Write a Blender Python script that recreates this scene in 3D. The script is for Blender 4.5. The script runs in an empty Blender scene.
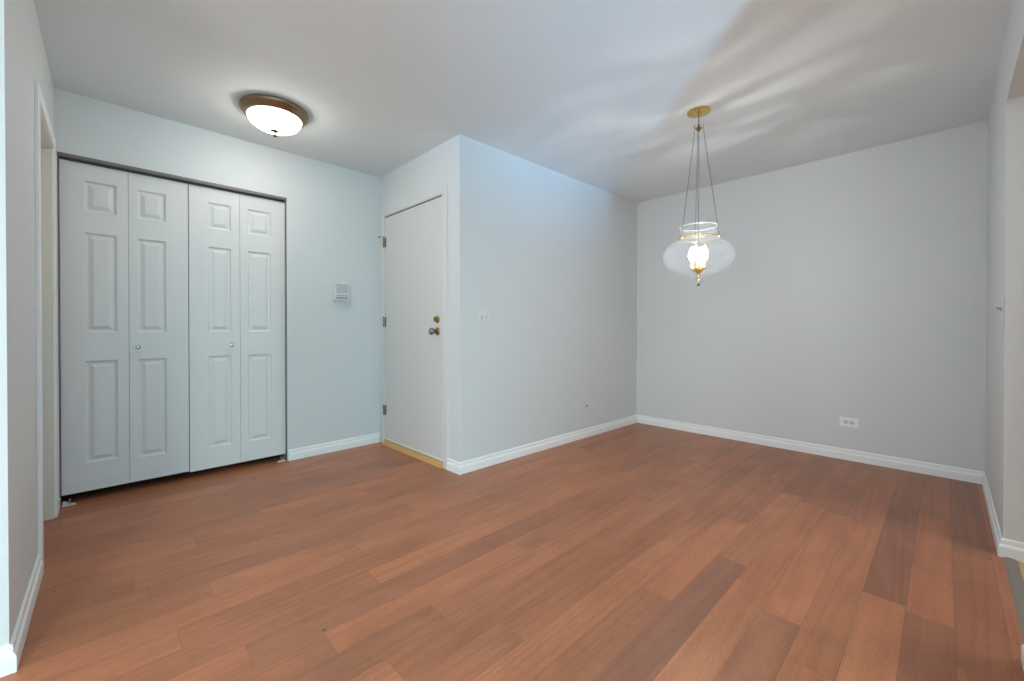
import bpy, bmesh, math, random
from mathutils import Vector, Matrix
random.seed(7)
PI = math.pi
S = bpy.context.scene
COL = S.collection

# ------------------------------------------------------------------ camera
YAW = 0.8021
EYE = 1.0506
cam_d = bpy.data.cameras.new('camera')
cam = bpy.data.objects.new('camera', cam_d)
COL.objects.link(cam)
cam_d.sensor_width = 36.0
cam_d.lens = 417.7442 / 1024 * 36.0
cam_d.shift_y = -9.63 / 1024
cam_d.clip_start = 0.02
cam.location = (0, 0, EYE)
cam.rotation_euler = (PI / 2 - 0.0067, 0, YAW - PI / 2)
S.camera = cam

# ------------------------------------------------------------------ world, daylight, exposure
W = bpy.data.worlds.new('sky')
S.world = W
W.use_nodes = True
bg = W.node_tree.nodes['Background']
bg.inputs['Color'].default_value = (0.55, 0.78, 1.0, 1)
bg.inputs['Strength'].default_value = 1.0
S.view_settings.view_transform = 'Standard'
S.view_settings.look = 'None'
S.view_settings.use_curve_mapping = False
S.view_settings.gamma = 1.0
S.view_settings.exposure = 0.25


def area(name, loc, rot, sx, sy, power, color):
    l = bpy.data.lights.new(name, 'AREA')
    l.shape = 'RECTANGLE'
    l.size, l.size_y, l.energy, l.color = sx, sy, power, color
    o = bpy.data.objects.new(name, l)
    COL.objects.link(o)
    o.location, o.rotation_euler = loc, rot
    return o


# light at the two unseen living-room windows behind the camera: the cool one looks onto a shaded
# patio whose bright paving throws the light upwards, the neutral one is added as even fill
R = math.radians
area('daylight_patio_window', (-1.15, -4.35, .75), (R(115), 0, 0), 3.7, 1.2, 88, (0.10, 0.74, 1.0))
area('side_fill_light', (-4.0, -0.4, 1.0), (R(95), 0, -PI / 2), 2.6, 1.6, 96, (0.95, 0.98, 1.0))
# added spot standing in for reflected sun, through the same patio window onto the ceiling
gl_d = bpy.data.lights.new('added_ceiling_glint', 'SPOT')
gl_d.energy, gl_d.color, gl_d.shadow_soft_size = 3400, (0.20, 0.58, 1.0), 0.22
gl_d.spot_size, gl_d.spot_blend = R(21), 1.0
gl_o = bpy.data.objects.new('added_ceiling_glint', gl_d)
COL.objects.link(gl_o)
gl_o.location = (-4.4, -5.9, .20)
gl_o.rotation_euler = (Vector((1.30, 0.65, 2.95)) - gl_o.location).to_track_quat('-Z', 'Y').to_euler()

# ------------------------------------------------------------------ materials


def new_mat(name):
    m = bpy.data.materials.new(name)
    m.use_nodes = True
    nt = m.node_tree
    return m, nt, nt.nodes, nt.links, nt.nodes['Principled BSDF']


def paint(name, col, rough=0.6, bump=0.0, scale=60, mottle=0.02):
    m, nt, N, L, b = new_mat(name)
    b.inputs['Roughness'].default_value = rough
    tc = N.new('ShaderNodeTexCoord')
    nz = N.new('ShaderNodeTexNoise')
    nz.inputs['Scale'].default_value = scale
    nz.inputs['Detail'].default_value = 3
    L.new(tc.outputs['Object'], nz.inputs['Vector'])
    n2 = N.new('ShaderNodeTexNoise')
    n2.inputs['Scale'].default_value = 1.7
    L.new(tc.outputs['Object'], n2.inputs['Vector'])
    mx = N.new('ShaderNodeMixRGB')
    mx.inputs[1].default_value = (*[c * (1 - mottle) for c in col], 1)
    mx.inputs[2].default_value = (*[min(1, c * (1 + mottle)) for c in col], 1)
    L.new(n2.outputs['Fac'], mx.inputs[0])
    L.new(mx.outputs[0], b.inputs['Base Color'])
    if bump:
        bp = N.new('ShaderNodeBump')
        bp.inputs['Strength'].default_value = bump
        bp.inputs['Distance'].default_value = 0.002
        L.new(nz.outputs['Fac'], bp.inputs['Height'])
        L.new(bp.outputs[0], b.inputs['Normal'])
    return m


def metal(name, col, rough=0.3, var=0.15, scale=40):
    m, nt, N, L, b = new_mat(name)
    b.inputs['Metallic'].default_value = 1
    tc = N.new('ShaderNodeTexCoord')
    nz = N.new('ShaderNodeTexNoise')
    nz.inputs['Scale'].default_value = scale
    L.new(tc.outputs['Object'], nz.inputs['Vector'])
    mx = N.new('ShaderNodeMixRGB')
    mx.inputs[1].default_value = (*[c * (1 - var) for c in col], 1)
    mx.inputs[2].default_value = (*[min(1, c * (1 + var)) for c in col], 1)
    L.new(nz.outputs['Fac'], mx.inputs[0])
    L.new(mx.outputs[0], b.inputs['Base Color'])
    mr = N.new('ShaderNodeMapRange')
    mr.inputs['To Min'].default_value = max(0.05, rough - 0.08)
    mr.inputs['To Max'].default_value = rough + 0.08
    L.new(nz.outputs['Fac'], mr.inputs['Value'])
    L.new(mr.outputs[0], b.inputs['Roughness'])
    return m


def thin_glass(name, tint, haze, gloss_rough=0.05, ripples=0.0):
    """thin clear glass: see-through, mirror-like at grazing angles, a little milky"""
    m, nt, N, L, b = new_mat(name)
    out = N['Material Output']
    N.remove(b)
    tr = N.new('ShaderNodeBsdfTransparent')
    tr.inputs['Color'].default_value = (*tint, 1)
    gl = N.new('ShaderNodeBsdfGlossy')
    gl.inputs['Roughness'].default_value = gloss_rough
    gl.inputs['Color'].default_value = (1, 1, 1, 1)
    lw = N.new('ShaderNodeLayerWeight')
    lw.inputs['Blend'].default_value = 0.35
    df = N.new('ShaderNodeBsdfTranslucent')
    df.inputs['Color'].default_value = (0.95, 0.97, 1, 1)
    d2 = N.new('ShaderNodeBsdfDiffuse')
    d2.inputs['Color'].default_value = (0.95, 0.97, 1, 1)
    dm = N.new('ShaderNodeMixShader')
    dm.inputs[0].default_value = 0.5
    L.new(df.outputs[0], dm.inputs[1])
    L.new(d2.outputs[0], dm.inputs[2])
    a = N.new('ShaderNodeMixShader')
    a.inputs[0].default_value = haze
    if ripples:
        tc = N.new('ShaderNodeTexCoord')
        nz = N.new('ShaderNodeTexNoise')
        nz.inputs['Scale'].default_value = 14
        nz.inputs['Detail'].default_value = 1
        L.new(tc.outputs['Object'], nz.inputs['Vector'])
        bp = N.new('ShaderNodeBump')
        bp.inputs['Strength'].default_value = ripples
        bp.inputs['Distance'].default_value = 0.01
        L.new(nz.outputs['Fac'], bp.inputs['Height'])
        L.new(bp.outputs[0], gl.inputs['Normal'])
    L.new(tr.outputs[0], a.inputs[1])
    L.new(dm.outputs[0], a.inputs[2])
    c = N.new('ShaderNodeMixShader')
    mr = N.new('ShaderNodeMapRange')
    mr.inputs['To Min'].default_value = 0.03
    mr.inputs['To Max'].default_value = 0.85
    L.new(lw.outputs['Facing'], mr.inputs['Value'])
    pw = N.new('ShaderNodeMath')
    pw.operation = 'POWER'
    pw.inputs[1].default_value = 2.2
    L.new(mr.outputs[0], pw.inputs[0])
    L.new(pw.outputs[0], c.inputs[0])
    L.new(a.outputs[0], c.inputs[1])
    L.new(gl.outputs[0], c.inputs[2])
    L.new(c.outputs[0], out.inputs['Surface'])
    return m


def glow(name, col, strength, base=(0.9, 0.9, 0.88)):
    m, nt, N, L, b = new_mat(name)
    b.inputs['Base Color'].default_value = (*base, 1)
    b.inputs['Roughness'].default_value = 0.3
    b.inputs['Emission Color'].default_value = (*col, 1)
    b.inputs['Emission Strength'].default_value = strength
    return m


def plank_mat(name, cols, grain=1.0, rough=0.36, spots=()):
    """wood planks; the colour attribute 'plank' holds a random pair per board, the UVs hold metres along / across"""
    m, nt, N, L, b = new_mat(name)
    at = N.new('ShaderNodeAttribute')
    at.attribute_name = 'plank'
    sep = N.new('ShaderNodeSeparateColor')
    L.new(at.outputs['Color'], sep.inputs[0])
    tc = N.new('ShaderNodeTexCoord')
    # board tone
    ramp = N.new('ShaderNodeValToRGB')
    cr = ramp.color_ramp
    cr.elements[0].position = 0.0
    cr.elements[0].color = (*cols[0], 1)
    cr.elements[1].position = 1.0
    cr.elements[1].color = (*cols[-1], 1)
    for i, c in enumerate(cols[1:-1]):
        e = cr.elements.new((i + 1) / (len(cols) - 1))
        e.color = (*c, 1)
    L.new(sep.outputs[0], ramp.inputs[0])
    # grain, shifted for every board
    off = N.new('ShaderNodeCombineXYZ')
    mu = N.new('ShaderNodeMath')
    mu.operation = 'MULTIPLY'
    mu.inputs[1].default_value = 37.0
    L.new(sep.outputs[1], mu.inputs[0])
    L.new(mu.outputs[0], off.inputs[0])
    L.new(mu.outputs[0], off.inputs[2])
    add = N.new('ShaderNodeVectorMath')
    add.operation = 'ADD'
    L.new(tc.outputs['Object'], add.inputs[0])
    L.new(off.outputs[0], add.inputs[1])

    def stretched(sx, sy, scale, detail, dist=0.0):
        mp = N.new('ShaderNodeMapping')
        mp.inputs['Scale'].default_value = (sx, sy, 1)
        L.new(add.outputs[0], mp.inputs['Vector'])
        z = N.new('ShaderNodeTexNoise')
        z.inputs['Scale'].default_value = scale
        z.inputs['Detail'].default_value = detail
        z.inputs['Distortion'].default_value = dist
        L.new(mp.outputs[0], z.inputs['Vector'])
        return z

    fine = stretched(2.2, 18, 6, 5, 1.6)
    broad = stretched(0.30, 4.0, 1.5, 2, 0.5)
    blot = stretched(1.0, 1.6, 1.3, 2)
    # cathedral figure: contour lines of a stretched noise field
    ctr = stretched(0.22, 5.0, 1.3, 1.5, 0.3)
    cm = N.new('ShaderNodeMath')
    cm.operation = 'MULTIPLY'
    cm.inputs[1].default_value = 60.0
    L.new(ctr.outputs['Fac'], cm.inputs[0])
    wv = N.new('ShaderNodeMath')
    wv.operation = 'SINE'
    L.new(cm.outputs[0], wv.inputs[0])
    # short dark pores
    pore = stretched(7, 75, 5.0, 3, 0.3)
    warp = stretched(1.3, 1.9, 2.4, 4, 0.8)

    def mult(prev, fac_node, lo, hi, p0=0.35, p1=0.65):
        r = N.new('ShaderNodeMapRange')
        r.inputs['From Min'].default_value = p0
        r.inputs['From Max'].default_value = p1
        r.inputs['To Min'].default_value = lo
        r.inputs['To Max'].default_value = hi
        L.new(fac_node, r.inputs['Value'])
        x = N.new('ShaderNodeVectorMath')
        x.operation = 'SCALE'
        L.new(prev, x.inputs[0])
        L.new(r.outputs[0], x.inputs['Scale'])
        return x.outputs[0]

    g = grain
    c = mult(ramp.outputs[0], broad.outputs['Fac'], 1 - 0.05 * g, 1 + 0.05 * g)
    c = mult(c, fine.outputs['Fac'], 1 - 0.035 * g, 1 + 0.03 * g)
    c = mult(c, blot.outputs['Fac'], 1 - 0.10 * g, 1 + 0.09 * g)
    c = mult(c, warp.outputs['Fac'], 1 - 0.08 * g, 1 + 0.07 * g)
    c = mult(c, wv.outputs[0], 1 - 0.085 * g, 1 + 0.02 * g, -1.0, 0.3)
    c = mult(c, pore.outputs['Fac'], 1.0, 1 - 0.24 * g, 0.56, 0.68)
    for sx_, sy_, sr_ in spots:          # small dark nail holes / knots
        vs = N.new('ShaderNodeVectorMath')
        vs.operation = 'DISTANCE'
        vs.inputs[1].default_value = (sx_, sy_, 0)
        L.new(tc.outputs['Object'], vs.inputs[0])
        c = mult(c, vs.outputs['Value'], 0.22, 1.0, sr_ * .6, sr_)
    # dark seam round every board
    uv = N.new('ShaderNodeUVMap')
    uv.uv_map = 'board'
    su = N.new('ShaderNodeSeparateXYZ')
    L.new(uv.outputs[0], su.inputs[0])
    uv2 = N.new('ShaderNodeUVMap')
    uv2.uv_map = 'board_far'
    su2 = N.new('ShaderNodeSeparateXYZ')
    L.new(uv2.outputs[0], su2.inputs[0])

    def mn(a_, b_):
        k = N.new('ShaderNodeMath')
        k.operation = 'MINIMUM'
        L.new(a_, k.inputs[0])
        L.new(b_, k.inputs[1])
        return k.outputs[0]

    d = mn(mn(su.outputs[0], su2.outputs[0]), mn(su.outputs[1], su2.outputs[1]))
    r = N.new('ShaderNodeMapRange')
    r.inputs['From Min'].default_value = 0.0004
    r.inputs['From Max'].default_value = 0.0016
    r.inputs['To Min'].default_value = 0.74
    r.inputs['To Max'].default_value = 1.0
    L.new(d, r.inputs['Value'])
    x = N.new('ShaderNodeVectorMath')
    x.operation = 'SCALE'
    L.new(c, x.inputs[0])
    L.new(r.outputs[0], x.inputs['Scale'])
    L.new(x.outputs[0], b.inputs['Base Color'])
    rr = N.new('ShaderNodeMapRange')
    rr.inputs['To Min'].default_value = rough - 0.05
    rr.inputs['To Max'].default_value = rough + 0.08
    L.new(fine.outputs['Fac'], rr.inputs['Value'])
    L.new(rr.outputs[0], b.inputs['Roughness'])
    b.inputs['Specular IOR Level'].default_value = 0.35
    bm_ = N.new('ShaderNodeMath')
    bm_.operation = 'MULTIPLY_ADD'
    bm_.inputs[1].default_value = 0.25
    L.new(fine.outputs['Fac'], bm_.inputs[0])
    L.new(r.outputs[0], bm_.inputs[2])
    bp = N.new('ShaderNodeBump')
    bp.inputs['Strength'].default_value = 0.25
    bp.inputs['Distance'].default_value = 0.0012
    L.new(bm_.outputs[0], bp.inputs['Height'])
    L.new(bp.outputs[0], b.inputs['Normal'])
    return m


M = {}
M['wall'] = paint('wall_paint', (0.715, 0.732, 0.732), 0.55, 0.15, 90, 0.012)
M['ceiling'] = paint('ceiling_paint', (0.785, 0.83, 0.84), 0.8, 0.2, 120, 0.012)
M['trim'] = paint('trim_paint', (0.93, 0.93, 0.915), 0.35, 0.0, 40, 0.01)
M['door'] = paint('bifold_door_paint', (0.79, 0.78, 0.765), 0.42, 0.12, 150, 0.01)
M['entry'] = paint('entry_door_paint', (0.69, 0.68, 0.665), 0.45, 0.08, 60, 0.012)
M['plastic'] = paint('white_plastic', (0.75, 0.76, 0.755), 0.35, 0, 30, 0.01)
M['grey_plastic'] = paint('grey_plastic', (0.62, 0.61, 0.61), 0.45, 0, 30, 0.02)
M['dark'] = paint('dark_slot', (0.06, 0.06, 0.06), 0.6, 0, 30, 0.05)
M['shade_slot'] = paint('grey_slot', (0.28, 0.28, 0.29), 0.5, 0, 30, 0.05)
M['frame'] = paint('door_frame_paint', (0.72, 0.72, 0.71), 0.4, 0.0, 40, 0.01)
M['closet'] = paint('closet_shade_tone', (0.30, 0.29, 0.28), 0.8, 0, 40, 0.02)  # closet walls darkened in colour to deepen the shade under the doors
M['cream'] = paint('cream_tone', (0.80, 0.78, 0.70), 0.5, 0.05, 60, 0.02)
M['grey_slot2'] = paint('pale_grey_slot', (0.50, 0.49, 0.49), 0.5, 0, 30, 0.05)
M['track'] = paint('brown_metal_track', (0.20, 0.18, 0.155), 0.45, 0.1, 60, 0.08)
M['brass'] = metal('polished_brass', (0.78, 0.55, 0.20), 0.22, 0.12, 25)
M['old_brass'] = metal('antique_brass', (0.33, 0.235, 0.085), 0.3, 0.3, 60)
M['chrome'] = metal('satin_nickel', (0.62, 0.62, 0.63), 0.22, 0.1, 40)
M['knob'] = metal('blue_reflection_knob', (0.30, 0.33, 0.40), 0.16, 0.15, 40)  # blue reflection of daylight is put into the metal colour
M['bronze'] = metal('brushed_bronze', (0.30, 0.215, 0.135), 0.38, 0.2, 30)
M['dark_bronze'] = paint('dark_bronze_finial', (0.10, 0.07, 0.05), 0.5, 0, 60, 0.2)
M['chain'] = metal('dark_brass_chain', (0.20, 0.17, 0.14), 0.4, 0.2, 90)
M['threshold'] = paint('oak_threshold', (0.62, 0.36, 0.13), 0.3, 0.1, 50, 0.14)
M['strip'] = paint('grey_transition_strip', (0.26, 0.225, 0.19), 0.55, 0.1, 40, 0.15)
M['bowl'] = thin_glass('clear_bowl_glass', (0.985, 0.99, 0.99), 0.034, 0.06, 0.25)
M['rim_glass'] = thin_glass('bright_glass_rim', (0.985, 0.99, 0.99), 0.2, 0.06)
M['pane'] = thin_glass('window_pane', (0.98, 0.99, 0.99), 0.0, 0.02)
M['lamp_glass'] = glow('lit_frosted_glass', (1.0, 0.95, 0.87), 21.0)
M['bulb'] = glow('lit_bulb', (0.92, 0.97, 1.0), 74.0)
M['fill_panel_glass'] = glow('lit_fill_panel', (1.0, 0.98, 0.95), 5.0)  # glow of the added fill panels
M['candle'] = paint('ivory_candle_sleeve', (0.80, 0.66, 0.42), 0.45, 0, 30, 0.04)
M['floor'] = plank_mat('reddish_brown_planks', [(0.345, 0.142, 0.085), (0.445, 0.174, 0.090), (0.49, 0.184, 0.090), (0.54, 0.210, 0.10)], spots=[(.535, 1.495, .006), (-.160, 2.466, .006)])
M['oak'] = plank_mat('yellow_oak_planks', [(0.52, 0.34, 0.15), (0.62, 0.42, 0.2)], 0.6)

# ------------------------------------------------------------------ mesh helpers


class MB:
    def __init__(self):
        self.b = bmesh.new()

    def box(self, x0, x1, y0, y1, z0, z1):
        v = [self.b.verts.new(p) for p in ((x0, y0, z0), (x1, y0, z0), (x1, y1, z0), (x0, y1, z0),
                                           (x0, y0, z1), (x1, y0, z1), (x1, y1, z1), (x0, y1, z1))]
        for f in ((0, 3, 2, 1), (4, 5, 6, 7), (0, 1, 5, 4), (1, 2, 6, 5), (2, 3, 7, 6), (3, 0, 4, 7)):
            self.b.faces.new([v[i] for i in f])
        return self

    def prism(self, pts, axis, a, c):
        """extrude a 2-D outline; axis 'x': pts=(y,z), 'y': pts=(x,z), 'z': pts=(x,y)"""
        def P(p, t):
            return {'x': (t, p[0], p[1]), 'y': (p[0], t, p[1]), 'z': (p[0], p[1], t)}[axis]
        A = [self.b.verts.new(P(p, a)) for p in pts]
        B = [self.b.verts.new(P(p, c)) for p in pts]
        n = len(pts)
        self.b.faces.new(A)
        self.b.faces.new(B[::-1])
        for i in range(n):
            self.b.faces.new((A[i], B[i], B[(i + 1) % n], A[(i + 1) % n]))
        return self

    def lathe(self, prof, seg=48, center=(0, 0, 0), axis='z', closed=False):
        """prof: list of (radius, height)"""
        rings = []
        for r, z in prof:
            ring = []
            if r < 1e-6:
                ring = [self.b.verts.new(self._ax(0, 0, z, center, axis))]
            else:
                for i in range(seg):
                    t = 2 * PI * i / seg
                    ring.append(self.b.verts.new(self._ax(r * math.cos(t), r * math.sin(t), z, center, axis)))
            rings.append(ring)
        pairs = list(zip(rings, rings[1:]))
        if closed:
            pairs.append((rings[-1], rings[0]))
        for A, B in pairs:
            for i in range(seg):
                j = (i + 1) % seg
                if len(A) == 1 and len(B) == 1:
                    continue
                if len(A) == 1:
                    self.b.faces.new((A[0], B[i], B[j]))
                elif len(B) == 1:
                    self.b.faces.new((A[i], A[j], B[0]))
                else:
                    self.b.faces.new((A[i], A[j], B[j], B[i]))
        return self

    def _ax(self, x, y, z, c, axis):
        if axis == 'z':
            p = (x, y, z)
        elif axis == 'y':      # height runs towards the room (-y)
            p = (x, -z, y)
        else:
            p = (z, x, y)
        return (p[0] + c[0], p[1] + c[1], p[2] + c[2])

    def tube(self, pts, r, seg=10, closed=False):
        pts = [Vector(p) for p in pts]
        n = len(pts)
        rings = []
        up = None
        for i, p in enumerate(pts):
            a = pts[(i - 1) % n] if (closed or i > 0) else p
            c = pts[(i + 1) % n] if (closed or i < n - 1) else p
            d = (c - a).normalized()
            if up is None:
                up = Vector((0, 0, 1)) if abs(d.z) < 0.9 else Vector((1, 0, 0))
            s = d.cross(up)
            if s.length < 1e-6:
                s = d.cross(Vector((0, 1, 0)))
            s.normalize()
            u = s.cross(d).normalized()
            rings.append([self.b.verts.new(p + (s * math.cos(2 * PI * k / seg) + u * math.sin(2 * PI * k / seg)) * r) for k in range(seg)])
        m = n if closed else n - 1
        for i in range(m):
            A, B = rings[i], rings[(i + 1) % n]
            for k in range(seg):
                self.b.faces.new((A[k], A[(k + 1) % seg], B[(k + 1) % seg], B[k]))
        if not closed:
            self.b.faces.new(rings[0][::-1])
            self.b.faces.new(rings[-1])
        return self

    def build(self, name, mat, parent=None, smooth=False, bevel=0, loc=None, rz=0, seg=2):
        bmesh.ops.recalc_face_normals(self.b, faces=self.b.faces)
        me = bpy.data.meshes.new(name)
        self.b.to_mesh(me)
        self.b.free()
        o = bpy.data.objects.new(name, me)
        COL.objects.link(o)
        me.materials.append(mat)
        if smooth:
            for p in me.polygons:
                p.use_smooth = True
            if smooth == 'auto':
                me.set_sharp_from_angle(angle=math.radians(35))
        if bevel:
            mo = o.modifiers.new('bevel', 'BEVEL')
            mo.width = bevel
            mo.segments = seg
            mo.limit_method = 'ANGLE'
            mo.angle_limit = math.radians(40)
        if parent:
            o.parent = parent
        if loc:
            o.location = loc
        if rz:
            o.rotation_euler = (0, 0, rz)
        return o


def thing(name, label, cat, loc=(0, 0, 0), rz=0, group=None):
    o = bpy.data.objects.new(name, None)
    o.empty_display_size = 0.05
    COL.objects.link(o)
    o.location = loc
    o.rotation_euler = (0, 0, rz)
    o['label'] = label
    o['category'] = cat
    if group:
        o['group'] = group
    return o


def tag(o, label, cat, group=None):
    o['label'] = label
    o['category'] = cat
    if group:
        o['group'] = group
    return o


def struct(o, label=None, cat=None):
    o['kind'] = 'structure'
    if label:
        o['label'] = label
    if cat:
        o['category'] = cat
    return o


# ------------------------------------------------------------------ plan of the place (metres)
H = 2.44
TH = 0.12
LA, AB, BC = Vector((-.219, 3.586)), Vector((1.8095, 3.6246)), Vector((1.8169, 2.4196))
CD, DE = Vector((4.2414, 2.3818)), Vector((4.2345, -.1971))
L0 = Vector((-.2215, 1.982))
E1 = Vector((1.20, -.189))


class Frame:
    """wall frame: x runs along the wall (left to right seen from the room), y goes into the wall, z up"""
    def __init__(self, P, Q):
        self.P, self.Q = P, Q
        self.len = (Q - P).length
        d = (Q - P).normalized()
        self.d = d
        self.rz = math.atan2(d.y, d.x)

    def at(self, s, off=0.0, z=0.0):
        n = Vector((-self.d.y, self.d.x))
        p = self.P + self.d * s + n * off
        return (p.x, p.y, z)


FA, FB, FC, FD, FE, FL = Frame(LA, AB), Frame(AB, BC), Frame(BC, CD), Frame(CD, DE), Frame(DE, E1), Frame(L0, LA)


def wall(name, F, m0, m1, openings=(), th=TH, h=H, label=None):
    """plain wall with rectangular openings (s0, s1, z0, z1); m0 / m1 mitre the outer face at the ends"""
    mb = MB()
    cuts = sorted({0.0, F.len, *[o[0] for o in openings], *[o[1] for o in openings]})
    for a, c in zip(cuts, cuts[1:]):
        if c - a < 1e-6:
            continue
        oa = a + (m0 if a == 0 else 0)
        oc = c + (m1 if c == F.len else 0)
        zr = [(0.0, h)]
        for s0, s1, z0, z1 in openings:
            if s0 <= a + 1e-6 and s1 >= c - 1e-6:
                zr = [r for r in ((0.0, z0), (z1, h)) if r[1] - r[0] > 1e-6]
        for z0, z1 in zr:
            mb.prism([(a, 0), (c, 0), (oc, th), (oa, th)], 'z', z0, z1)
    bmesh.ops.remove_doubles(mb.b, verts=mb.b.verts, dist=1e-5)
    # drop the inner faces shared by two neighbouring pieces
    seen = {}
    mb.b.verts.index_update()
    for f in list(mb.b.faces):
        k = tuple(sorted(v.index for v in f.verts))
        seen.setdefault(k, []).append(f)
    for fs in seen.values():
        if len(fs) > 1:
            for f in fs:
                mb.b.faces.remove(f)
    o = mb.build(name, M['wall'], None, loc=F.at(0), rz=F.rz)
    return struct(o, label, None)


BASE = [(0, 0), (-0.016, 0), (-0.016, 0.045), (-0.0145, 0.052), (-0.011, 0.056), (-0.0085, 0.058), (-0.0085, 0.074),
        (-0.0075, 0.08), (-0.004, 0.084), (0, 0.085)]


def baseboard(name, F, s0, s1, m0=0, m1=0, label=None):
    """moulded skirting with a shoe; m0/m1: -1 inner corner (shortens the front), +1 outer corner (lengthens it)"""
    mb = MB()
    A = [mb.b.verts.new((s0 + (-m0 * -y if m0 else 0) * 1.0, y, z)) for y, z in BASE]
    B = [mb.b.verts.new((s1 + (m1 * -y if m1 else 0) * 1.0, y, z)) for y, z in BASE]
    n = len(BASE)
    mb.b.faces.new(A)
    mb.b.faces.new(B[::-1])
    for i in range(n):
        mb.b.faces.new((A[i], B[i], B[(i + 1) % n], A[(i + 1) % n]))
    o = mb.build(name, M['trim'], loc=F.at(0, -0.0005), rz=F.rz)
    return struct(o, label)


# ------------------------------------------------------------------ floor and ceiling
def planks(name, mat, regions, w, y_off, overrides=None, z=0.0, th=0.05):
    me = bpy.data.meshes.new(name)
    verts, faces, uvA, uvB, cols = [], [], [], [], []
    rnd = random.Random(21)

    def quad(x0, x1, y0, y1, px0, px1, py0, py1, c):
        i = len(verts)
        verts.extend([(x0, y0, z), (x1, y0, z), (x1, y1, z), (x0, y1, z)])
        faces.append((i, i + 1, i + 2, i + 3))
        for X, Y in ((x0, y0), (x1, y0), (x1, y1), (x0, y1)):
            uvA.append((X - px0, Y - py0))
            uvB.append((px1 - X, py1 - Y))
            cols.append((*c, 0.0, 1.0))
    ymin = min(r[2] for r in regions)
    ymax = max(r[3] for r in regions)
    xmin = min(r[0] for r in regions)
    xmax = max(r[1] for r in regions)
    k0 = math.floor((ymin - y_off) / w)
    k1 = math.ceil((ymax - y_off) / w)
    for k in range(k0, k1):
        py0, py1 = y_off + k * w, y_off + (k + 1) * w
        x = xmin - rnd.random() * 1.2
        ends = []
        while x < xmax:
            l = rnd.choice([0.9, 1.15, 1.4, 1.7, 1.9])
            ends.append([x, x + l, (.28 + .5 * rnd.random()), rnd.random()])
            x += l
        if overrides and k in overrides:
            ends = overrides[k]
        for px0, px1, a, g in ends:
            for rx0, rx1, ry0, ry1 in regions:
                X0, X1, Y0, Y1 = max(px0, rx0), min(px1, rx1), max(py0, ry0), min(py1, ry1)
                if X1 - X0 > 1e-4 and Y1 - Y0 > 1e-4:
                    quad(X0, X1, Y0, Y1, px0, px1, py0, py1, (a, g))
    n_top = len(faces)
    for rx0, rx1, ry0, ry1 in regions:          # underside, so that the floor has thickness
        i = len(verts)
        verts.extend([(rx0, ry0, z - th), (rx0, ry1, z - th), (rx1, ry1, z - th), (rx1, ry0, z - th)])
        faces.append((i, i + 1, i + 2, i + 3))
        for _ in range(4):
            uvA.append((.05, .05))
            uvB.append((.05, .05))
            cols.append((.5, .5, 0, 1))
    me.from_pydata(verts, [], faces)
    me.uv_layers.new(name='board')
    me.uv_layers.new(name='board_far')
    me.color_attributes.new('plank', 'FLOAT_COLOR', 'CORNER')
    me.uv_layers['board'].data.foreach_set('uv', [v for p in uvA for v in p])
    me.uv_layers['board_far'].data.foreach_set('uv', [v for p in uvB for v in p])
    me.color_attributes['plank'].data.foreach_set('color', [v for p in cols for v in p])
    me.materials.append(mat)
    o = bpy.data.objects.new(name, me)
    COL.objects.link(o)
    return struct(o)


PW, PO = 0.126, -0.032
OV = {
    5: [(-4, -1.6, .4, .1), (-1.6, -.3, .7, .2), (-.3, .86, .6, .9), (.86, 2.02, .0, .33), (2.02, 3.1, .95, .4), (3.1, 4.5, .35, .7)],
    4: [(-4, -.6, .5, .15), (-.6, .66, .6, .44), (.66, 1.9, .9, .62), (1.9, 3.0, .8, .77), (3.0, 4.5, .5, .23)],
    3: [(-4, .2, .5, .35), (.2, 1.75, .3, .21), (1.75, 2.95, .72, .52), (2.95, 4.5, .45, .13)],
    2: [(-4, .5, .5, .66), (.5, 1.55, .75, .87), (1.55, 2.9, .88, .12), (2.9, 4.5, .62, .31)],
    1: [(-4, .9, .4, .55), (.9, 2.16, 1.0, .93), (2.16, 3.36, .08, .41), (3.36, 4.5, .45, .29)],
    0: [(-4, .8, .6, .12), (.8, 2.12, .25, .72), (2.12, 3.3, .62, .19), (3.3, 4.5, .4, .5)],
    -1: [(-4, .7, .6, .3), (.7, 1.9, .55, .11), (1.9, 2.86, .5, .8), (2.86, 4.5, .1, .66)],
}
planks('floor', M['floor'], [(-3.65, 4.36, -0.200, 4.35), (-3.65, 1.26, -4.12, -0.200)], PW, PO, OV)
planks('floor_kitchen', M['oak'], [(1.26, 4.36, -3.2, -0.200)], 0.06, 0.01, None, -0.002)

cb = MB().box(-3.75, 4.4, -4.2, 4.4, H, H + 0.08)
struct(cb.build('ceiling', M['ceiling']))

# ------------------------------------------------------------------ walls
CL0, CL1, CLH = 0.011, 1.236, 2.078          # closet opening along the back wall
wall('wall_back', FA, 0, TH, [(CL0, CL1, 0, CLH)], label='white wall around the closet doors')
wall('wall_entry', FB, -TH, -TH, label='short white wall that holds the entry door')
wall('wall_middle', FC, TH, TH, label='long white wall washed by cool daylight')
wall('wall_far', FD, -TH, TH, label='white dining wall behind the glass pendant')
EO0, EO1, EOH = 1.275, 2.180, 2.092
wall('wall_right', FE, -TH, 0, [(EO0, EO1, 0, EOH)], label='white wall with the cased-less opening at the right edge')
DO0, DO1, DOH = FL.len - 0.84, FL.len - 0.17, 2.045
wall('wall_left', FL, 0, 0, [(DO0, DO1, 0, DOH)], label='white wall at the left edge with a side doorway')
# closet interior
struct(MB().box(-.339, -.219, 3.59, 4.35, 0, H).build('wall_closet_left', M['closet']))
struct(MB().box(1.93, 2.05, 3.75, 4.35, 0, H).build('wall_closet_right', M['closet']))
struct(MB().box(-.339, 2.05, 4.25, 4.35, 0, H).build('wall_closet_back', M['closet']))
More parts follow.
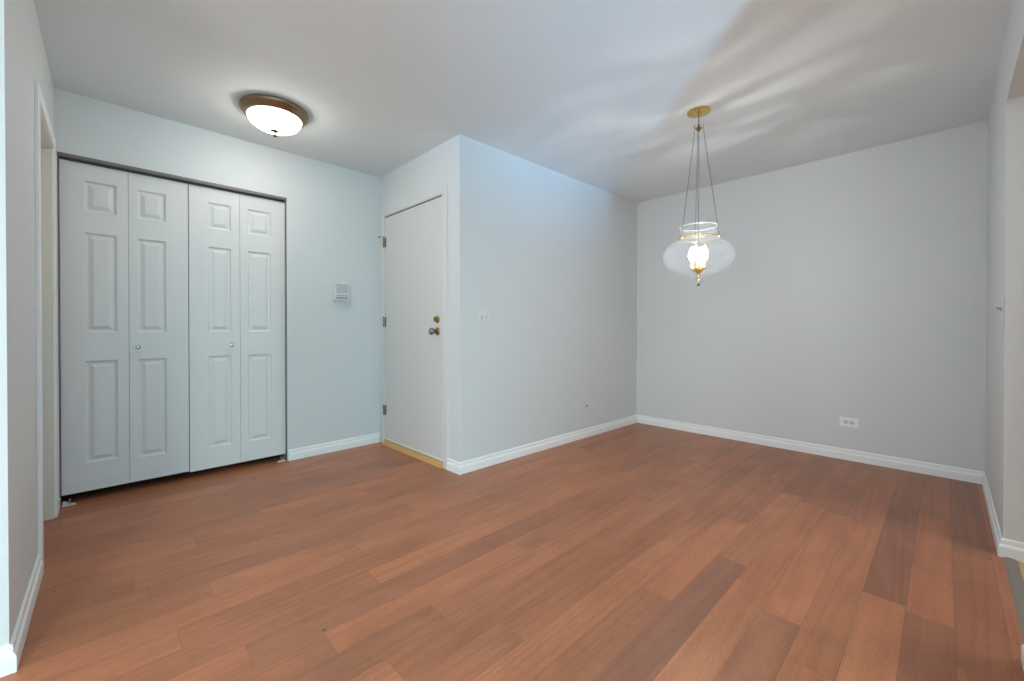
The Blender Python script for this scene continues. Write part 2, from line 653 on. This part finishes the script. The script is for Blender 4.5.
# rest of the living room, behind the camera
struct(MB().box(-3.7, -.3415, 1.982, 2.102, 0, H).build('wall_living_back', M['wall']))
struct(MB().box(1.20, 1.32, -4.12, -.31, 0, H).build('wall_living_right', M['wall']))
fw = Frame(Vector((1.2, -4.0)), Vector((-3.6, -4.0)))
wall('wall_window', fw, -TH, TH, [(.40, 4.30, 0.10, 2.10)])
fs = Frame(Vector((-3.6, -4.0)), Vector((-3.6, 1.982)))
wall('wall_side', fs, -TH, TH, [(2.3, 4.9, 0.1, 2.1)])
# kitchen past the opening, hall past the doorway
struct(MB().box(1.32, 4.40, -3.3, -3.2, 0, H).build('wall_kitchen_back', M['wall']))
struct(MB().box(4.36, 4.48, -3.2, -.32, 0, H).build('wall_kitchen_side', M['wall']))


def window(name, F, s0, s1, z0, z1, nsash):
    root = thing(name, 'unseen white framed window assumed in the living room behind the viewpoint', 'window', F.at(s0), F.rz)
    root['kind'] = 'structure'
    w = s1 - s0
    f = MB()
    f.box(0, w, .02, .10, z0, z0 + .05).box(0, w, .02, .10, z1 - .05, z1)
    f.box(0, .05, .02, .10, z0 + .05, z1 - .05).box(w - .05, w, .02, .10, z0 + .05, z1 - .05)
    for i in range(1, nsash):
        x = w * i / nsash
        f.box(x - .03, x + .03, .03, .09, z0 + .05, z1 - .05)
    f.build('window_frame', M['trim'], root)
    p = MB()
    for i in range(nsash):
        p.box(w * i / nsash + .045, w * (i + 1) / nsash - .045, .055, .060, z0 + .045, z1 - .045)
    p.build('pane', M['pane'], root)


window('window_1', fw, .40, 4.30, .10, 2.10, 4)
window('added_window', fs, 2.3, 4.9, .1, 2.1, 3)  # unseen window added for more neutral fill

# ------------------------------------------------------------------ baseboards
baseboard('baseboard_back', FA, CL1 + .004, FA.len, 0, -1, 'white baseboard between the closet and the entry door')
baseboard('baseboard_entry', FB, 1.067, FB.len, 0, 1, 'short white baseboard right of the entry door')
baseboard('baseboard_middle', FC, 0, FC.len, 1, -1, 'white baseboard under the long daylit wall')
baseboard('baseboard_far', FD, 0, FD.len, -1, -1, 'white baseboard under the wall behind the pendant')
baseboard('baseboard_right', FE, 0, EO0, -1, 1, 'white baseboard right of the far corner')
FEc = Frame(Vector(FE.at(EO0)[:2]), Vector(FE.at(EO0, TH)[:2]))
baseboard('baseboard_right_return', FEc, 0, TH, 1, 0, 'white baseboard turning into the opening')
FEp = Frame(Vector(FE.at(EO1, TH)[:2]), Vector(FE.at(EO1)[:2]))
baseboard('baseboard_right_post_return', FEp, 0, TH, 0, 1)
baseboard('baseboard_right_post', FE, EO1, FE.len, 1, 1, 'white baseboard at the lower right edge')
baseboard('baseboard_left', FL, 0, DO0 - 0.062, 1, 0, 'white baseboard at the lower left edge')
FW2 = Frame(Vector((-3.6, 1.982)), Vector((-.2215, 1.982)))
baseboard('baseboard_left_return', FW2, 0, FW2.len, 0, 1)


# ------------------------------------------------------------------ doorway trim in the left wall
def casing(name, F, s0, s1, zt, w, proud=0.012, depth=None, label=None, mat='trim'):
    """trim around an opening: two stiles, a head, and the jamb lining"""
    root = thing(name, label, 'door trim', F.at(s0), F.rz)
    root['kind'] = 'structure'
    c = s1 - s0
    f = MB()
    f.box(-w, 0, -proud, 0, 0, zt).box(c, c + w, -proud, 0, 0, zt)
    f.box(-w, c + w, -proud, 0, zt, zt + w)
    f.build('casing', M[mat], root, bevel=0.002)
    return root


t1 = casing('trim_1', FL, DO0, DO1, DOH, 0.062, 0.013, label='white painted casing round the doorway in the left wall')
jl = MB()
c_ = DO1 - DO0
jl.box(-.0, .012, 0, TH, 0, DOH - .012).box(c_ - .012, c_, 0, TH, 0, DOH - .012).box(0, c_, 0, TH, DOH - .012, DOH)
jl.build('jamb', M['cream'], t1)  # warm light on the jamb is put into its cream colour
sp = MB()
sp.box(c_ - .0145, c_ - .012, .040, .066, .955, 1.015)
sp.build('strike_plate', M['old_brass'], t1, bevel=.0008)['label'] = 'small dark strike plate'
# the leaf of that doorway, closed at the hall side
d4 = thing('door_4', 'white flush door closed in the doorway of the left wall', 'door', FL.at(DO0 + .015), FL.rz)
d4['kind'] = 'structure'
MB().box(0, c_ - .030, .078, .113, .008, DOH - .016).build('door_leaf', M['entry'], d4, bevel=.002)

# small plinth block in the closet's left corner
pb = MB().prism([(0, 0), (.026, 0), (.026, .012), (.016, .024), (0, .024)], 'x', 0, .11)
pb2 = MB()
pb2.box(0, .013, 0, .105, 0, .062)
o = pb2.build('baseboard_left_corner', M['trim'], loc=(LA.x + .0005, LA.y - .1065, 0), bevel=.003)
struct(o, 'short white baseboard piece beside the closet')
pb.b.free()

# ------------------------------------------------------------------ closet: track and bifold doors
REC = 0.035


def ms(s):
    return (s - .219) * (1 + REC / 3.6) + .219


def mz(z):
    return EYE + (z - EYE) * (1 + REC / 3.6)


tr = thing('closet_track', 'brown metal track across the top of the closet opening', 'door track', FA.at(CL0, 0, CLH), FA.rz)
tw = CL1 - CL0
trm = MB()
trm.prism([(-.003, -.001), (.062, -.001), (.062, -.030), (.056, -.030), (.056, -.006), (.003, -.006), (.003, -.022), (-.003, -.022)], 'x', .0, tw)
trm.build('rail', M['track'], tr)
lip = MB()
lip.prism([(-.006, -.0075), (-.003, -.0075), (-.003, -.0155), (-.006, -.0155)], 'x', .0, tw)
lip.build('rail_lip', M['track'], tr)
trm = MB().box(0, .004, .0, .05, -CLH + .002, -.023)
trm.build('side_strip', M['track'], tr)
trm = MB().box(tw - .004, tw, .0, .05, -CLH + .002, -.023)
trm.build('side_strip', M['track'], tr)


def leaf(parent, x0, x1, zb, zt, px0, px1, rows, th=0.030):
    """one moulded six-panel style leaf: stiles and rails with three raised fields"""
    mb = MB()
    b = mb.b
    xs = [x0, px0, px1, x1]
    zs = [zb] + [v for r in rows for v in r] + [zt]
    y = REC
    # front
    G = [[b.verts.new((X, y, Z)) for X in xs] for Z in zs]
    for i in range(len(zs) - 1):
        for j in range(3):
            if j == 1 and i % 2 == 1:
                prev = [G[i][1], G[i][2], G[i + 1][2], G[i + 1][1]]
                X0, X1, Z0, Z1 = px0, px1, zs[i], zs[i + 1]
                for ins, dep in ((.002, .005), (.006, .0105), (.012, .0125), (.017, .012), (.037, .0018), (.039, .001)):
                    cur = [b.verts.new(p) for p in ((X0 + ins, y + dep, Z0 + ins), (X1 - ins, y + dep, Z0 + ins),
                                                    (X1 - ins, y + dep, Z1 - ins), (X0 + ins, y + dep, Z1 - ins))]
                    for k in range(4):
                        b.faces.new((prev[k], prev[(k + 1) % 4], cur[(k + 1) % 4], cur[k]))
                    prev = cur
                b.faces.new(prev)
            else:
                b.faces.new((G[i][j], G[i][j + 1], G[i + 1][j + 1], G[i + 1][j]))
    # sides and back
    bk = [b.verts.new(p) for p in ((x0, y + th, zb), (x1, y + th, zb), (x1, y + th, zt), (x0, y + th, zt))]
    b.faces.new(bk[::-1])
    bottom = G[0]
    top = G[-1]
    b.faces.new([bk[0], bk[1]] + bottom[::-1])
    b.faces.new([bk[3], bk[2]] + top[::-1])
    b.faces.new([bk[0]] + [r[0] for r in G] + [bk[3]])
    b.faces.new([bk[1]] + [r[-1] for r in G] + [bk[2]])
    return mb.build('door_panel', M['door'], parent)


def bifold(name, label, leaves, knob, zb):
    s00 = ms(leaves[0][0])
    root = thing(name, label, 'closet door', FA.at(s00), FA.rz)
    root['kind'] = 'structure'
    for (a, c, p0, p1, low) in leaves:
        rows = [(mz(low), mz(.852)), (mz(1.024), mz(1.625)), (mz(1.754), mz(1.936))]
        leaf(root, ms(a) - s00, ms(c) - s00, zb, mz(2.037), ms(p0) - s00, ms(p1) - s00, rows)
    k = MB()
    k.lathe([(0, -.001), (.0085, -.001), (.0085, .003), (.0055, .006), (.0048, .014), (.010, .019), (.0135, .024), (.0135, .028), (.010, .033), (.004, .035), (0, .035)],
            24, (ms(knob[0]) - s00, REC, mz(knob[1])), 'y')
    k.build('door_knob', M['chrome'], root, smooth='auto')['label'] = 'small round metal knob'
    hg = MB()
    xh = ms((leaves[0][1] + leaves[1][0]) / 2) - s00
    for z in (.35, 1.05, 1.72):
        hg.box(xh - .004, xh + .004, REC + .026, REC + .040, z, z + .07)
    hg.build('hinge', M['chrome'], root)
    return root


bifold('door_1', 'left white bifold closet door with raised panels', [(.0195, .3145, .120, .262, .236), (.3165, .6160, .357, .499, .218)], (.357, .929), .058)
bifold('door_2', 'right white bifold closet door with raised panels', [(.6205, .9190, .729, .864, .208), (.9210, 1.2285, .971, 1.124, .203)], (.861, .928), .050)

pv = thing('pivot_bracket', 'small metal pivot bracket on the floor at the closet left corner', 'bracket', FA.at(.022, .005), FA.rz)
MB().prism([(0, 0), (.055, 0), (.055, .022), (.048, .026), (0, .026)], 'z', 0, .004).build('plate', M['cream'], pv)
MB().prism([(0, 0), (.05, 0), (.0, .026)], 'y', .026, .03).lathe([(0, 0), (.005, 0), (.005, .034), (0, .034)], 12, (.03, .015, .004)).build('pin', M['chrome'], pv)
p2 = pv.copy()
COL.objects.link(p2)
for ch in list(pv.children):
    q = ch.copy()
    COL.objects.link(q)
    q.parent = p2
p2.location = FA.at(1.226, .005)
p2.scale = (-1, 1, 1)
p2['label'] = 'small metal pivot bracket on the floor at the closet right corner'

# ------------------------------------------------------------------ entry door
t2 = casing('trim_2', FB, .098, 1.016, 2.062, .050, .013, label='white painted frame of the entry door', mat='frame')
stp = MB()
stp.box(0, .010, -.012, 0.0, .045, 2.06)
stp.box(.908, .918, -.012, 0.0, .045, 2.06)
stp.box(.010, .908, -.012, -0.0, 2.052, 2.06)
stp.build('rebate', M['frame'], t2)
d3 = thing('door_3', 'plain white flush entry door with brass lock', 'door', FB.at(.110), FB.rz)
d3['kind'] = 'structure'
dw = .894
lf = MB()
lf.box(0, dw, -.007, -.0005, .048, 2.043)
lf.build('door_leaf', M['entry'], d3, bevel=.0015)
gap = MB()
gap.box(.0, dw, -.004, -.0006, 2.0435, 2.0515)
gap.build('dark_top_strip', M['dark'], d3)['label'] = 'dark strip along the top of the door'  # dark strip set in the gap above the door leaf
sw_ = MB()
sw_.box(0, dw, -.012, -.0065, .047, .058)
sw_.build('door_sweep', M['trim'], d3)
for i, z in enumerate((1.825, 1.106, .311)):
    hm = MB()
    hm.lathe([(0, -.047), (.0035, -.047), (.0065, -.044), (.0065, .044), (.0035, .047), (.003, .050), (0, .052)], 16, (-.006, -.020, z))
    hm.box(-.018, -.006, -.0155, -.0135, z - .043, z + .043)
    hm.box(-.006, .018, -.0095, -.0072, z - .043, z + .043)
    hg = hm.build('hinge', M['old_brass'], d3, smooth='auto')
    if i == 0:
        am = MB()
        am.tube([(-.006, -.022, z + .048), (-.030, -.034, z + .050), (-.046, -.040, z + .050)], .003, 8)
        am.lathe([(0, 0), (.007, 0), (.007, .010), (0, .010)], 12, (-.046, -.036, z + .050), 'y')
        am.build('hinge_stop', M['old_brass'], hg, smooth='auto')['label'] = 'little brass door stop on the hinge pin'
db = MB()
kx = .938 - .110
db.lathe([(0, 0), (.028, 0), (.028, .004), (.024, .009), (.016, .012), (0, .012)], 32, (kx, -.0068, 1.117), 'y')
o = db.build('deadbolt', M['old_brass'], d3, smooth='auto')
o['label'] = 'round brass deadbolt with thumb turn'
tt = MB()
tt.lathe([(0, 0), (.008, 0), (.008, .006), (0, .006)], 16, (kx, -.0185, 1.117), 'y')
tt.box(kx - .004, kx + .004, -.042, -.024, 1.099, 1.135)
tt.build('thumb_turn', M['old_brass'], o, bevel=.0012)
rs = MB()
kz = 1.026
rs.lathe([(0, 0), (.032, 0), (.032, .003), (.028, .008), (.018, .012), (.012, .014), (.012, .022), (0, .022)], 36, (kx, -.0068, kz), 'y')
rs_o = rs.build('knob_rosette', M['old_brass'], d3, smooth='auto')
kn = MB()
kn.lathe([(0, 0), (.011, 0), (.012, .010), (.020, .016), (.026, .025), (.0275, .034), (.025, .043), (.018, .049), (.008, .051), (0, .051)], 36, (kx, -.0286, kz), 'y')
o = kn.build('door_knob', M['knob'], rs_o, smooth=True)
o['label'] = 'round door knob with the blue daylight reflection put into its colour'

th_ = MB()
th_.prism([(-.032, 0), (-.030, .008), (-.018, .026), (-.0145, .040), (-.0145, .043), (0, .043), (0, 0)], 'x', 0, .916)
o = th_.build('door_threshold', M['threshold'], loc=FB.at(.099, -.0005), rz=FB.rz)
tag(o, 'golden brown sill strip under the white entry door', 'threshold')

# threshold strip in the right opening
ts = MB()
ts.prism([(.000, 0), (.005, .004), (.014, .006), (.026, .006), (.036, .004), (.042, 0)], 'x', .017, EO1 - EO0 - .017)
o = ts.build('transition_strip', M['strip'], loc=FE.at(EO0, .0), rz=FE.rz)
tag(o, 'grey wooden transition strip in the opening at the right edge', 'floor strip')


# ------------------------------------------------------------------ wall devices
def rounded(mb, x0, x1, y0, y1, z0, z1):
    mb.box(x0, x1, y0, y1, z0, z1)


ic = thing('intercom', 'small white wall intercom with buttons between closet and entry door', 'intercom', FA.at(1.660, 0, 1.360), FA.rz)
MB().box(-.070, .070, -.006, -.0003, -.086, .088).build('back_plate', M['plastic'], ic, bevel=.003)
bd = MB()
bd.box(-.062, .062, -.034, -.006, -.062, .080)
bdo = bd.build('housing', M['plastic'], ic, bevel=.005, seg=3)
gr = MB()
gr.box(-.050, .050, -.0355, -.0338, -.012, .068)
gro = gr.build('speaker_grille', M['grey_plastic'], ic, bevel=.0008)
gro['label'] = 'light grey speaker grille'
sl = MB()
for i in range(9):
    z = -.006 + i * .0085
    sl.box(-.044, .044, -.0362, -.0354, z, z + .0032)
sl.build('grille_slot', M['grey_slot2'], gro)
for i in range(4):
    MB().lathe([(0, 0), (.0065, 0), (.0065, .004), (.005, .005), (0, .005)], 16, (-.036 + i * .024, -.0335, -.032), 'y').build('button', M['shade_slot'], ic, smooth='auto')
MB().box(-.050, .050, -.0352, -.0335, -.057, -.046).build('ledge_shade_strip', M['shade_slot'], ic)  # grey strip stands in for the shade at the lower ledge
MB().box(-.066, .066, -.045, -.006, -.072, -.0625).build('lower_lip', M['plastic'], ic, bevel=.003)

sw = thing('light_switch', 'white double toggle switch plate on the cool daylit wall', 'light switch', FC.at(.222, 0, 1.130), FC.rz)
MB().box(-.057, .057, -.006, -.0003, -.058, .058).build('cover_plate', M['plastic'], sw, bevel=.003)
for x in (-.023, .023):
    q = MB().box(x - .0055, x + .0055, -.0066, -.0058, -.012, .012).build('toggle_slot', M['shade_slot'], sw)
    MB().prism([(0, -.006), (-.012, -.012), (-.013, -.006), (0, .005)], 'x', x - .0035, x + .0035).build('toggle', M['plastic'], q, loc=(0, -.0064, 0))
for x in (-.023, .023):
    for z in (-.030, .030):
        MB().lathe([(0, 0), (.003, 0), (.003, .001), (0, .0012)], 10, (x, -.006, z), 'y').build('screw', M['chrome'], sw)

sw2 = thing('light_switch', 'white single toggle switch seen edge-on on the narrow right wall', 'light switch', FE.at(1.225, 0, 1.138), FE.rz)
MB().box(-.035, .035, -.006, -.0003, -.058, .058).build('cover_plate', M['plastic'], sw2, bevel=.003)
q = MB().box(-.0055, .0055, -.0066, -.0058, -.012, .012).build('toggle_slot', M['shade_slot'], sw2)
MB().prism([(0, .006), (-.016, .012), (-.017, .005), (0, -.006)], 'x', -.004, .004).build('toggle', M['shade_slot'], q, loc=(0, -.0064, 0))
for z in (-.030, .030):
    MB().lathe([(0, 0), (.003, 0), (.003, .001), (0, .0012)], 10, (0, -.006, z), 'y').build('screw', M['chrome'], sw2)


def outlet(label, F, s, z, sockets=(-1, 1)):
    r = thing('wall_outlet', label, 'outlet', F.at(s, 0, z), F.rz)
    MB().box(-.058, .058, -.0065, -.0003, -.037, .037).build('cover_plate', M['trim'], r, bevel=.002)
    for k in sockets:
        x = .0195 * k
        f = MB()
        f.lathe([(0, 0), (.0165, 0), (.0165, .0015), (.0155, .0022), (0, .0022)], 24, (x, -.0058, 0), 'y')
        so = f.build('socket', M['plastic'], r, smooth='auto')
        g = MB()
        g.box(x - .007, x + .003, -.0086, -.0079, .0045, .0080)
        g.box(x - .006, x + .003, -.0086, -.0079, -.0080, -.0045)
        g.lathe([(0, 0), (.0028, 0), (.0028, .0007), (0, .0007)], 10, (x + .010, -.0079, 0), 'y')
        g.build('slot', M['dark'], so)
    MB().lathe([(0, 0), (.003, 0), (.003, .001), (0, .0012)], 10, (0, -.006, 0), 'y').build('screw', M['chrome'], r)
    return r


outlet('white sideways outlet low on the far wall behind the pendant', FD, 1.860, .301)
jp = thing('wall_jack', 'small white jack plate low on the cool daylit wall', 'wall jack', FC.at(1.527, 0, .300), FC.rz)
MB().box(-.058, .058, -.006, -.0003, -.036, .036).build('cover_plate', M['plastic'], jp, bevel=.003)
MB().box(-.040, -.012, -.0085, -.0058, -.010, .010).build('socket', M['shade_slot'], jp, bevel=.001)
for x in (-.048, .048):
    MB().lathe([(0, 0), (.003, 0), (.003, .001), (0, .0012)], 10, (x, -.006, 0), 'y').build('screw', M['chrome'], jp)

# ------------------------------------------------------------------ flush ceiling light
cl = thing('ceiling_light', 'round flush ceiling light with bronze rim and glowing frosted bowl', 'ceiling light', (.772, 2.972, H))
MB().lathe([(0, -.0005), (.150, -.0005), (.186, -.002), (.193, -.008), (.193, -.018), (.188, -.026), (.183, -.030), (.172, -.050), (.166, -.055), (.155, -.057), (.150, -.054), (.150, -.02), (0, -.02)], 72).build('rim', M['bronze'], cl, smooth='auto')
R_, D_ = .151, .079
prof = [(R_ * math.cos(t), -.056 - D_ * math.sin(t)) for t in [PI / 2 * i / 16 for i in range(16)]] + [(0, -.056 - D_)]
MB().lathe(prof, 64).build('diffuser', M['lamp_glass'], cl, smooth=True)
fz = -.056 - D_
MB().lathe([(0, fz + .006), (.026, fz + .005), (.028, fz + .001), (.018, fz - .004), (.006, fz - .006), (.004, fz - .010), (.004, fz - .016), (.011, fz - .020), (.013, fz - .027), (.009, fz - .034), (0, fz - .038)], 24).build('finial', M['dark_bronze'], cl, smooth='auto')

# unseen square lights added as fill in the living room (behind the viewpoint) and the kitchen (past the opening)
def fill_panel_light(label, x, y, w, power, col=(0.82, 1.0, 0.95)):
    r = thing('fill_panel_light', label, 'ceiling light', (x, y, H))
    MB().box(-w / 2, w / 2, -w / 2, w / 2, -.035, -.0005).build('housing', M['plastic'], r, bevel=.004)
    MB().box(-w / 2 + .02, w / 2 - .02, -w / 2 + .02, w / 2 - .02, -.042, -.035).build('diffuser', M['fill_panel_glass'], r, bevel=.002)
    a = area('fill_panel_area', (0, 0, -.046), (0, 0, 0), w - .05, w - .05, power, col)
    a.parent = r


fill_panel_light('square fill light added to the living room behind the viewpoint', -1.6, -1.6, .6, 108)
fill_panel_light('square fill light added to the kitchen past the right opening', 2.7, -1.5, 1.0, 3.0, (1.0, 0.98, 0.92))

# ------------------------------------------------------------------ glass pendant
PXY = (2.728, 1.099)
pd = thing('pendant_light', 'clear glass bell pendant on three chains from a brass ceiling plate', 'pendant light', (*PXY, H))
rt = Vector((math.sin(YAW), -math.cos(YAW), 0))
fd = Vector((math.cos(YAW), math.sin(YAW), 0))


def dirv(deg):
    a = math.radians(deg)
    return rt * math.cos(a) + fd * math.sin(a)


cp = MB()
cp.lathe([(0, -.0005), (.068, -.0005), (.070, -.004), (.069, -.009), (.062, -.012), (.045, -.014), (.020, -.018), (.012, -.024), (.009, -.032), (.004, -.036), (0, -.036)], 48)
cp.build('ceiling_plate', M['brass'], pd, smooth='auto')
ZC = 2.338 - H       # crown
ZR = 1.628 - H       # ring
cr = MB()
cr.tube([(0, 0, -.034), (0, 0, ZC + .01)], .0035, 8)
cr.lathe([(0, .018), (.006, .016), (.010, .010), (.006, .002), (.014, -.004), (.016, -.012), (.010, -.020), (.006, -.030), (0, -.032)], 20, (0, 0, ZC))
for a in (195, 315, 75):
    v = dirv(a)
    cr.tube([v * .008 + Vector((0, 0, ZC)), v * .018 + Vector((0, 0, ZC - .012)), v * .028 + Vector((0, 0, ZC - .010)), v * .033 + Vector((0, 0, ZC + .002)), v * .030 + Vector((0, 0, ZC + .010))], .0028, 8)
cr.build('crown', M['old_brass'], pd, smooth='auto')
rd = MB().tube([(0, 0, ZC - .03), (0, 0, 1.50 - H)], .0042, 10)
rd.lathe([(0, .010), (.007, .006), (.007, -.006), (0, -.010)], 14, (0, 0, 2.03 - H))
rd.build('stem', M['chrome'], pd, smooth='auto')
RR = .118
for a in (195, 315, 75):
    v = dirv(a)
    p0 = v * .028 + Vector((0, 0, ZC - .012))
    p1 = v * (RR + .006) + Vector((0, 0, ZR + .012))
    m = MB()
    d = p1 - p0
    n = 46
    dn = d.normalized()
    side = dn.cross(Vector((0, 0, 1)))
    side = side.normalized() if side.length > 1e-4 else Vector((1, 0, 0))
    oth = dn.cross(side).normalized()
    for i in range(n):
        c = p0 + d * ((i + .5) / n)
        e = side if i % 2 else oth
        hl = d.length / n * .68
        pts = [c + dn * hl * math.cos(t) + e * .0032 * math.sin(t) for t in [2 * PI * k / 8 for k in range(8)]]
        m.tube(pts, .00085, 4, closed=True)
    m.build('chain', M['chain'], pd)
rg = MB()
# brass gallery ring gripping the collar of the glass
rg.lathe([(RR - .003, -.003), (RR + .002, -.003), (RR + .004, -.001), (RR + .004, .002), (RR + .002, .004), (RR - .003, .004)], 64, (0, 0, ZR), closed=True)
for a in (195, 315, 75):
    v = dirv(a)
    c = v * (RR + .010) + Vector((0, 0, ZR))
    rg.lathe([(0, .014), (.004, .012), (.0065, .004), (.0065, -.004), (.003, -.010), (0, -.012)], 12, c)
rg.build('gallery_ring', M['brass'], pd, smooth='auto')
# glass bell: collar above the ring, wide shoulder, narrowing to the bottom
gp = [(.111, 1.700), (.107, 1.695), (.107, 1.680), (.108, 1.655), (.109, 1.630), (.118, 1.617), (.142, 1.606), (.172, 1.589), (.198, 1.562), (.211, 1.532),
      (.212, 1.500), (.202, 1.470), (.183, 1.445), (.155, 1.424), (.120, 1.407), (.085, 1.395), (.056, 1.386), (.042, 1.378), (.034, 1.366)]
gp = [(r, z - H) for r, z in gp]
# subdivide the profile smoothly
def cr_spline(P, k=4):
    out = []
    for i in range(len(P) - 1):
        a, b_, c, d_ = P[max(i - 1, 0)], P[i], P[i + 1], P[min(i + 2, len(P) - 1)]
        for j in range(k):
            t = j / k
            out.append(tuple(.5 * ((2 * b_[q]) + (-a[q] + c[q]) * t + (2 * a[q] - 5 * b_[q] + 4 * c[q] - d_[q]) * t * t + (-a[q] + 3 * b_[q] - 3 * c[q] + d_[q]) * t ** 3) for q in (0, 1)))
    out.append(P[-1])
    return out


gs = cr_spline(gp, 3)
bowl = MB().lathe(gs, 72).build('glass_bowl', M['bowl'], pd, smooth=True)
bowl['label'] = 'wide clear glass bell'
rim = MB()
rim.lathe([(.111 + .0030 * math.cos(t), 1.7005 - H + .0030 * math.sin(t)) for t in [2 * PI * k / 8 for k in range(8)]], 64, closed=True)
rim.build('glass_rim', M['rim_glass'], bowl, smooth=True)
# lamp cluster
cz = 1.432 - H
hub = MB()
hub.lathe([(0, 1.50 - H), (.009, 1.50 - H), (.011, 1.46 - H), (.026, cz), (.030, cz - .010), (.020, cz - .022), (.010, cz - .034), (.008, cz - .060), (.014, cz - .068), (0, cz - .070)], 28)
for k in range(4):
    v = dirv(45 + 90 * k)
    hub.tube([v * .015 + Vector((0, 0, cz - .012)), v * .032 + Vector((0, 0, cz - .016)), v * .040 + Vector((0, 0, cz - .004))], .0035, 8)
    hub.lathe([(0, 0), (.010, 0), (.013, .004), (.013, .007), (0, .007)], 16, v * .040 + Vector((0, 0, cz - .004)))
hub.build('socket_cluster', M['brass'], pd, smooth='auto')
for k in range(4):
    v = dirv(45 + 90 * k) * .040
    base = v + Vector((0, 0, cz + .003))
    cd = MB().lathe([(0, 0), (.0095, 0), (.0095, .045), (.007, .048), (0, .048)], 16, base).build('candle_sleeve', M['candle'], pd, smooth='auto')
    MB().lathe([(0, .047), (.007, .048), (.014, .060), (.0205, .078), (.0205, .094), (.015, .114), (.008, .130), (.003, .140), (0, .143)], 18, base).build('bulb', M['bulb'], cd, smooth=True)
# bottom: glass cup and finial
bt = MB()
bt.lathe([(.034, 1.366 - H), (.042, 1.360 - H), (.044, 1.354 - H), (.034, 1.346 - H), (.022, 1.340 - H), (.010, 1.337 - H)], 36)
bt.build('glass_cup', M['bowl'], pd, smooth=True)
fn = MB()
fn.lathe([(0, 1.392 - H), (.006, 1.390 - H), (.006, 1.345 - H), (.010, 1.338 - H), (.013, 1.332 - H), (.010, 1.326 - H), (.004, 1.321 - H), (.006, 1.314 - H), (.0045, 1.306 - H), (0, 1.303 - H)], 24)
fn.build('finial', M['chrome'], pd, smooth='auto')

# added point light; its noise pattern imitates the bowl's wavy streaks on the ceiling
cl_d = bpy.data.lights.new('added_ripple_light', 'POINT')
cl_d.energy, cl_d.color, cl_d.shadow_soft_size = 5.5, (1.0, 0.99, 0.97), 0.02
cl_d.use_nodes = True
nt = cl_d.node_tree
em = nt.nodes['Emission']
tcn = nt.nodes.new('ShaderNodeTexCoord')
nzn = nt.nodes.new('ShaderNodeTexNoise')
nzn.inputs['Scale'].default_value = 1.5
nzn.inputs['Detail'].default_value = 1.6
nzn.inputs['Roughness'].default_value = 0.45
nzn.inputs['Distortion'].default_value = 1.3
mpn = nt.nodes.new('ShaderNodeMapping')
mpn.inputs['Rotation'].default_value = (0, 0, YAW)
mpn.inputs['Scale'].default_value = (1.9, 0.8, 1.2)
mpn.inputs['Location'].default_value = (3.1, 0.4, 1.0)
nt.links.new(tcn.outputs['Normal'], mpn.inputs['Vector'])
nt.links.new(mpn.outputs[0], nzn.inputs['Vector'])
r1 = nt.nodes.new('ShaderNodeMapRange')
r1.interpolation_type = 'SMOOTHSTEP'
r1.inputs['From Min'].default_value = 0.44
r1.inputs['From Max'].default_value = 0.68
nt.links.new(nzn.outputs['Fac'], r1.inputs['Value'])
spn = nt.nodes.new('ShaderNodeSeparateXYZ')
nt.links.new(tcn.outputs['Normal'], spn.inputs[0])
r2 = nt.nodes.new('ShaderNodeMapRange')
r2.interpolation_type = 'SMOOTHSTEP'
r2.inputs['From Min'].default_value = 0.25
r2.inputs['From Max'].default_value = 0.75
nt.links.new(spn.outputs[2], r2.inputs['Value'])
mm = nt.nodes.new('ShaderNodeMath')
mm.operation = 'MULTIPLY'
nt.links.new(r1.outputs[0], mm.inputs[0])
nt.links.new(r2.outputs[0], mm.inputs[1])
nt.links.new(mm.outputs[0], em.inputs['Strength'])
cl_o = bpy.data.objects.new('added_ripple_light', cl_d)
COL.objects.link(cl_o)
cl_o.parent = pd
cl_o.location = Vector((0, 0, 1.60 - H)) + rt * .03
